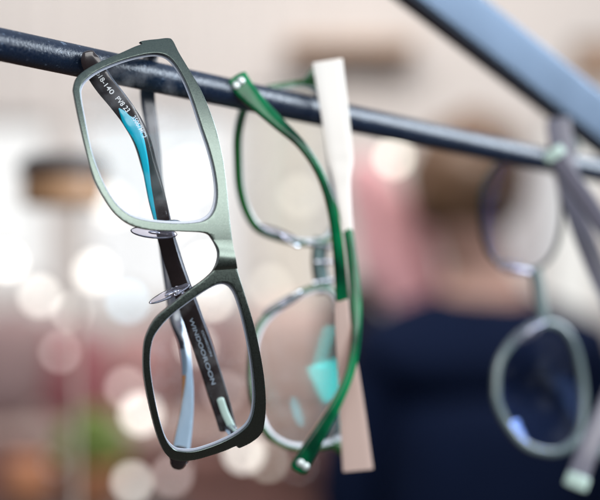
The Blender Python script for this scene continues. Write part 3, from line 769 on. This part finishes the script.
E = [(0,1),(1,2),(2,3),(3,4),(4,5),(5,6),(6,7),(3,8),(8,9),(9,10),(10,11),(3,12),(12,13),(13,14),(14,15),(0,16),(16,17),(17,18),(18,19),(0,20),(20,21),(21,22),(22,23)]
Rr = [(.14,.10),(.12,.085),(.12,.08),(.08,.06),.062,.055,(.07,.085),(.066,.08),.055,.042,.032,.03,.055,.042,.032,.03,.08,.055,.042,.035,.08,.055,.042,.035]
skin_body('body', V, E, Rr, M_SKIN, per)
V2 = [q3(0,0,.88), q3(0,0,1.08), q3(0,0,1.26), q3(0,.01,1.36), q3(-.003,.005,1.44), q3(-.17,.01,1.315), q3(-.236,0,1.10), q3(-.22,.03,.90), q3(.17,.01,1.315), q3(.236,0,1.10), q3(.22,.03,.90)]
E2 = [(0,1),(1,2),(2,3),(3,4),(3,5),(5,6),(6,7),(3,8),(8,9),(9,10)]
skin_body('navy_top', V2, E2, [(.20,.15),(.20,.15),(.20,.15),(.145,.115),(.078,.075),.08,.064,.052,.08,.064,.052], M_NAVY, per)
V3 = [q3(0,0,.93), q3(0,0,.88), q3(-.10,0,.80), q3(-.11,.01,.48), q3(-.115,-.02,.12), q3(.10,0,.80), q3(.11,.01,.48), q3(.115,-.02,.12)]
skin_body('trousers', V3, [(0,1),(1,2),(2,3),(3,4),(1,5),(5,6),(6,7)], [(.17,.12),(.17,.12),.10,.075,.06,.10,.075,.06], M_BLACKT, per)
bm = bmesh.new(); ellipsoid(bm, q3(HX+.002, -.015, HZ+.025), (Vector((.102, 0, 0)), Vector((0, .112, 0)), Vector((.01, 0, .122))), 40, 28)
for v in bm.verts:
    n_ = noise.noise(v.co*28)*0.012; v.co += (v.co-q3(HX, -.015, HZ+.02)).normalized()*n_
    if v.co.z < Z0+HZ-.045 : v.co.z = Z0+HZ-.045-(Z0+HZ-.045-v.co.z)*0.35
finish('hair', bm_mesh(bm), M_HAIR, per, smooth=80)

# globe lamps: the soft discs of light
lamps = [(95,272,3.3,0.024,0.6,'w','white globe lamp low in front of the widest window'),
 (40,296,3.4,0.018,0.38,'w','dim white globe lamp below the window at the left edge'),
 (10,322,3.2,0.014,0.22,'w','faint white globe lamp at the left edge above the mauve cushion'),
 (190,176,3.4,0.040,0.8,'w','brightest globe lamp seen through the upper lens of the leftmost glasses'),
 (205,268,3.3,0.022,0.7,'w','white globe lamp beside the bridge of the leftmost glasses'),
 (128,302,3.5,0.016,0.30,'c','pale blue globe lamp left of the nose pads of the leftmost glasses'),
 (126,388,2.9,0.014,0.22,'p','pinkish dim globe lamp left of the lower lens of the leftmost glasses'),
 (141,414,2.9,0.021,0.62,'w','white globe lamp against the lower left rim of the leftmost glasses'),
 (244,452,2.8,0.018,0.55,'w','pale globe lamp just below the leftmost glasses'),
 (132,482,2.7,0.015,0.34,'w','grey white globe lamp at the bottom edge near the plant'),
 (40,462,2.8,0.014,0.24,'w','faint grey globe lamp between the clay jar and the plant'),
 (236,322,3.3,0.015,0.30,'w','soft globe lamp showing between the leftmost and the emerald glasses'),
 (394,158,3.4,0.018,0.38,'y','cream globe lamp above the dusty pink scarf'),
 (196,345,3.2,0.014,0.22,'w','soft white globe lamp behind the lower lens of the leftmost glasses'),
  (170,216,3.6,0.030,0.5,'w','white globe lamp against the widest window at the lower rim of the upper lens'),
 (112,205,3.7,0.030,0.4,'w','white globe lamp against the widest window right of the wooden stand'),
 (300,196,3.6,0.020,0.16,'y','faint cream globe lamp seen through the upper lens of the emerald glasses'),
 (270,286,3.4,0.016,0.15,'y','faint cream globe lamp left of the bridge of the emerald glasses'),
 (224,392,3.0,0.013,0.14,'p','faint rosy globe lamp behind the lettering of the dark temple'),
 (60,352,3.0,0.011,0.14,'p','faint mauve globe lamp above the old rose cushion'),
 (100,486,2.5,0.010,0.16,'y','faint amber globe lamp at the foot of the bushy plant'),
 (72,312,3.0,0.010,0.16,'w','tiny faint globe lamp between the mauve and old rose cushions'),
 (8,262,3.6,0.016,0.45,'w','white globe lamp at the very left edge, highest of the left group'),
 (168,324,3.4,0.012,0.22,'c','pale blue globe lamp just left of the lower lens of the leftmost glasses'),
 (212,300,3.5,0.014,0.30,'y','warm globe lamp under the bridge of the leftmost glasses'),
 (268,462,2.6,0.010,0.14,'y','faint amber globe lamp at the bottom under the emerald glasses'),
 (326,478,2.6,0.010,0.16,'o','dim orange globe lamp at the bottom beside the rose beige temple'),
 (14,484,2.5,0.010,0.18,'o','dim orange globe lamp in the bottom left corner'),
 (172,476,2.7,0.013,0.18,'p','dim rosy globe lamp at the bottom edge under the leftmost glasses')]
for (a, b, d, r, e, t, lab) in lamps:
    r *= 0.8
    root = thing('globe_lamp', lab, 'lamp', W(a, b, d), group='globe lamps in the background')
    disc = 16.7e-3*(1-0.48/d)/0.48*d          # blur size at that distance
    k = e*(1+(disc/(2*r))**2)
    bm = bmesh.new(); ellipsoid(bm, W(a, b, d), (Vector((r, 0, 0)), Vector((0, r, 0)), Vector((0, 0, r))), 24, 16)
    colr = {'w': (1, .96, .89), 'p': (1, .82, .78), 'y': (1, .93, .8), 'c': (.6, .85, 1.0), 'o': (1, .5, .2)}[t]
    finish('globe', bm_mesh(bm), glow('lit_globe', colr, k), root, smooth=80)
    c = W(a, b, d)
    bm = bmesh.new(); lathe(bm, c+Vector((0, 0, r*0.98)), [(0.007, 0), (0.007, 0.02), (0.003, 0.024)], 12); finish('socket', bm_mesh(bm), M_CORD, root)
    bm = bmesh.new(); tube(bm, [c+Vector((0, 0, r+0.02)), Vector((c.x, c.y, 1.6))], 0.0005, 6); finish('cord', bm_mesh(bm), M_CORD, root)

# ------------------------------------------------------------------ light
w = bpy.data.worlds.new('World'); S.world = w; w.use_nodes = True
nt = w.node_tree; bg = nt.nodes['Background']
tc = nt.nodes.new('ShaderNodeTexCoord'); sp = nt.nodes.new('ShaderNodeSeparateXYZ'); mr = nt.nodes.new('ShaderNodeMapRange'); cp = nt.nodes.new('ShaderNodeValToRGB')
mr.inputs['From Min'].default_value = -1
nt.links.new(tc.outputs['Generated'], sp.inputs[0]); nt.links.new(sp.outputs['Z'], mr.inputs['Value']); nt.links.new(mr.outputs[0], cp.inputs[0]); nt.links.new(cp.outputs[0], bg.inputs['Color'])
e = cp.color_ramp.elements
e[0].position = 0.40; e[0].color = (0.015, 0.014, 0.016, 1)
e[1].position = 0.62; e[1].color = (0.30, 0.36, 0.44, 1)
x = cp.color_ramp.elements.new(0.5); x.color = (0.06, 0.065, 0.075, 1)
x = cp.color_ramp.elements.new(1.0); x.color = (0.55, 0.62, 0.72, 1)
bg.inputs['Strength'].default_value = 1.0
def area(name, loc, tgt, sx, sy, power, col, shape='RECTANGLE', roll=0):
    l = bpy.data.lights.new(name, 'AREA'); l.shape = shape; l.size = sx; l.size_y = sy; l.energy = power; l.color = col
    o = bpy.data.objects.new(name, l); COL.objects.link(o); o.location = CAM+Vector(loc)
    o.rotation_euler = (Vector(tgt)-Vector(loc)).to_track_quat('-Z', 'Y').to_euler()
    o.rotation_euler.rotate_axis('Z', R(roll))
    return o
area('window_light', (1.02, 0.74, 0.44), (0.05, 0.55, 0), 0.95, 0.50, 27, (0.80, 0.90, 1.0))
area('shop_window_light', (0.61, -0.17, 0.23), (0.012, 0.58, -0.05), 0.15, 0.27, 1.7, (0.9, 0.97, 1.0), roll=14)
area('shop_window_pane_light', (0.655, -0.19, 0.0), (0.012, 0.58, -0.05), 0.07, 0.30, 0.45, (0.9, 0.97, 1.0), roll=-8)
area('side_window_light', (0.69, 0.0, 0.38), (0.0, 0.57, -0.06), 0.04, 0.20, 0.18, (1.0, 0.80, 1.0), 'ELLIPSE')
area('softbox', (0.35, -0.75, 0.53), (0, 0.5, 0), 1.1, 0.86, 16, (1.0, 0.98, 0.95))
area('backdrop_fill_light', (0, 2.2, 1.5), (0.1, 3.6, 0.1), 2.0, 1.0, 56, (1.0, 0.95, 0.90))  # unseen overhead lamp added to brighten the back wall

# ------------------------------------------------------------------ camera
cam = bpy.data.cameras.new('camera'); co = bpy.data.objects.new('camera', cam); COL.objects.link(co)
co.location = CAM; co.rotation_euler = (R(90), 0, 0)
cam.sensor_width = 36; cam.lens = 90; cam.clip_start = 0.02; cam.clip_end = 50
cam.dof.use_dof = True; cam.dof.focus_distance = 0.480; cam.dof.aperture_fstop = 5.4
S.camera = co
S.view_settings.view_transform = 'Standard'; S.view_settings.look = 'None'; S.view_settings.exposure = 0.12; S.view_settings.gamma = 1
S.render.engine = 'CYCLES'
S.cycles.use_denoising = True
S.cycles.max_bounces = 10; S.cycles.transparent_max_bounces = 16; S.cycles.transmission_bounces = 8
S.cycles.sample_clamp_indirect = 6
S.cycles.caustics_reflective = False; S.cycles.caustics_refractive = False
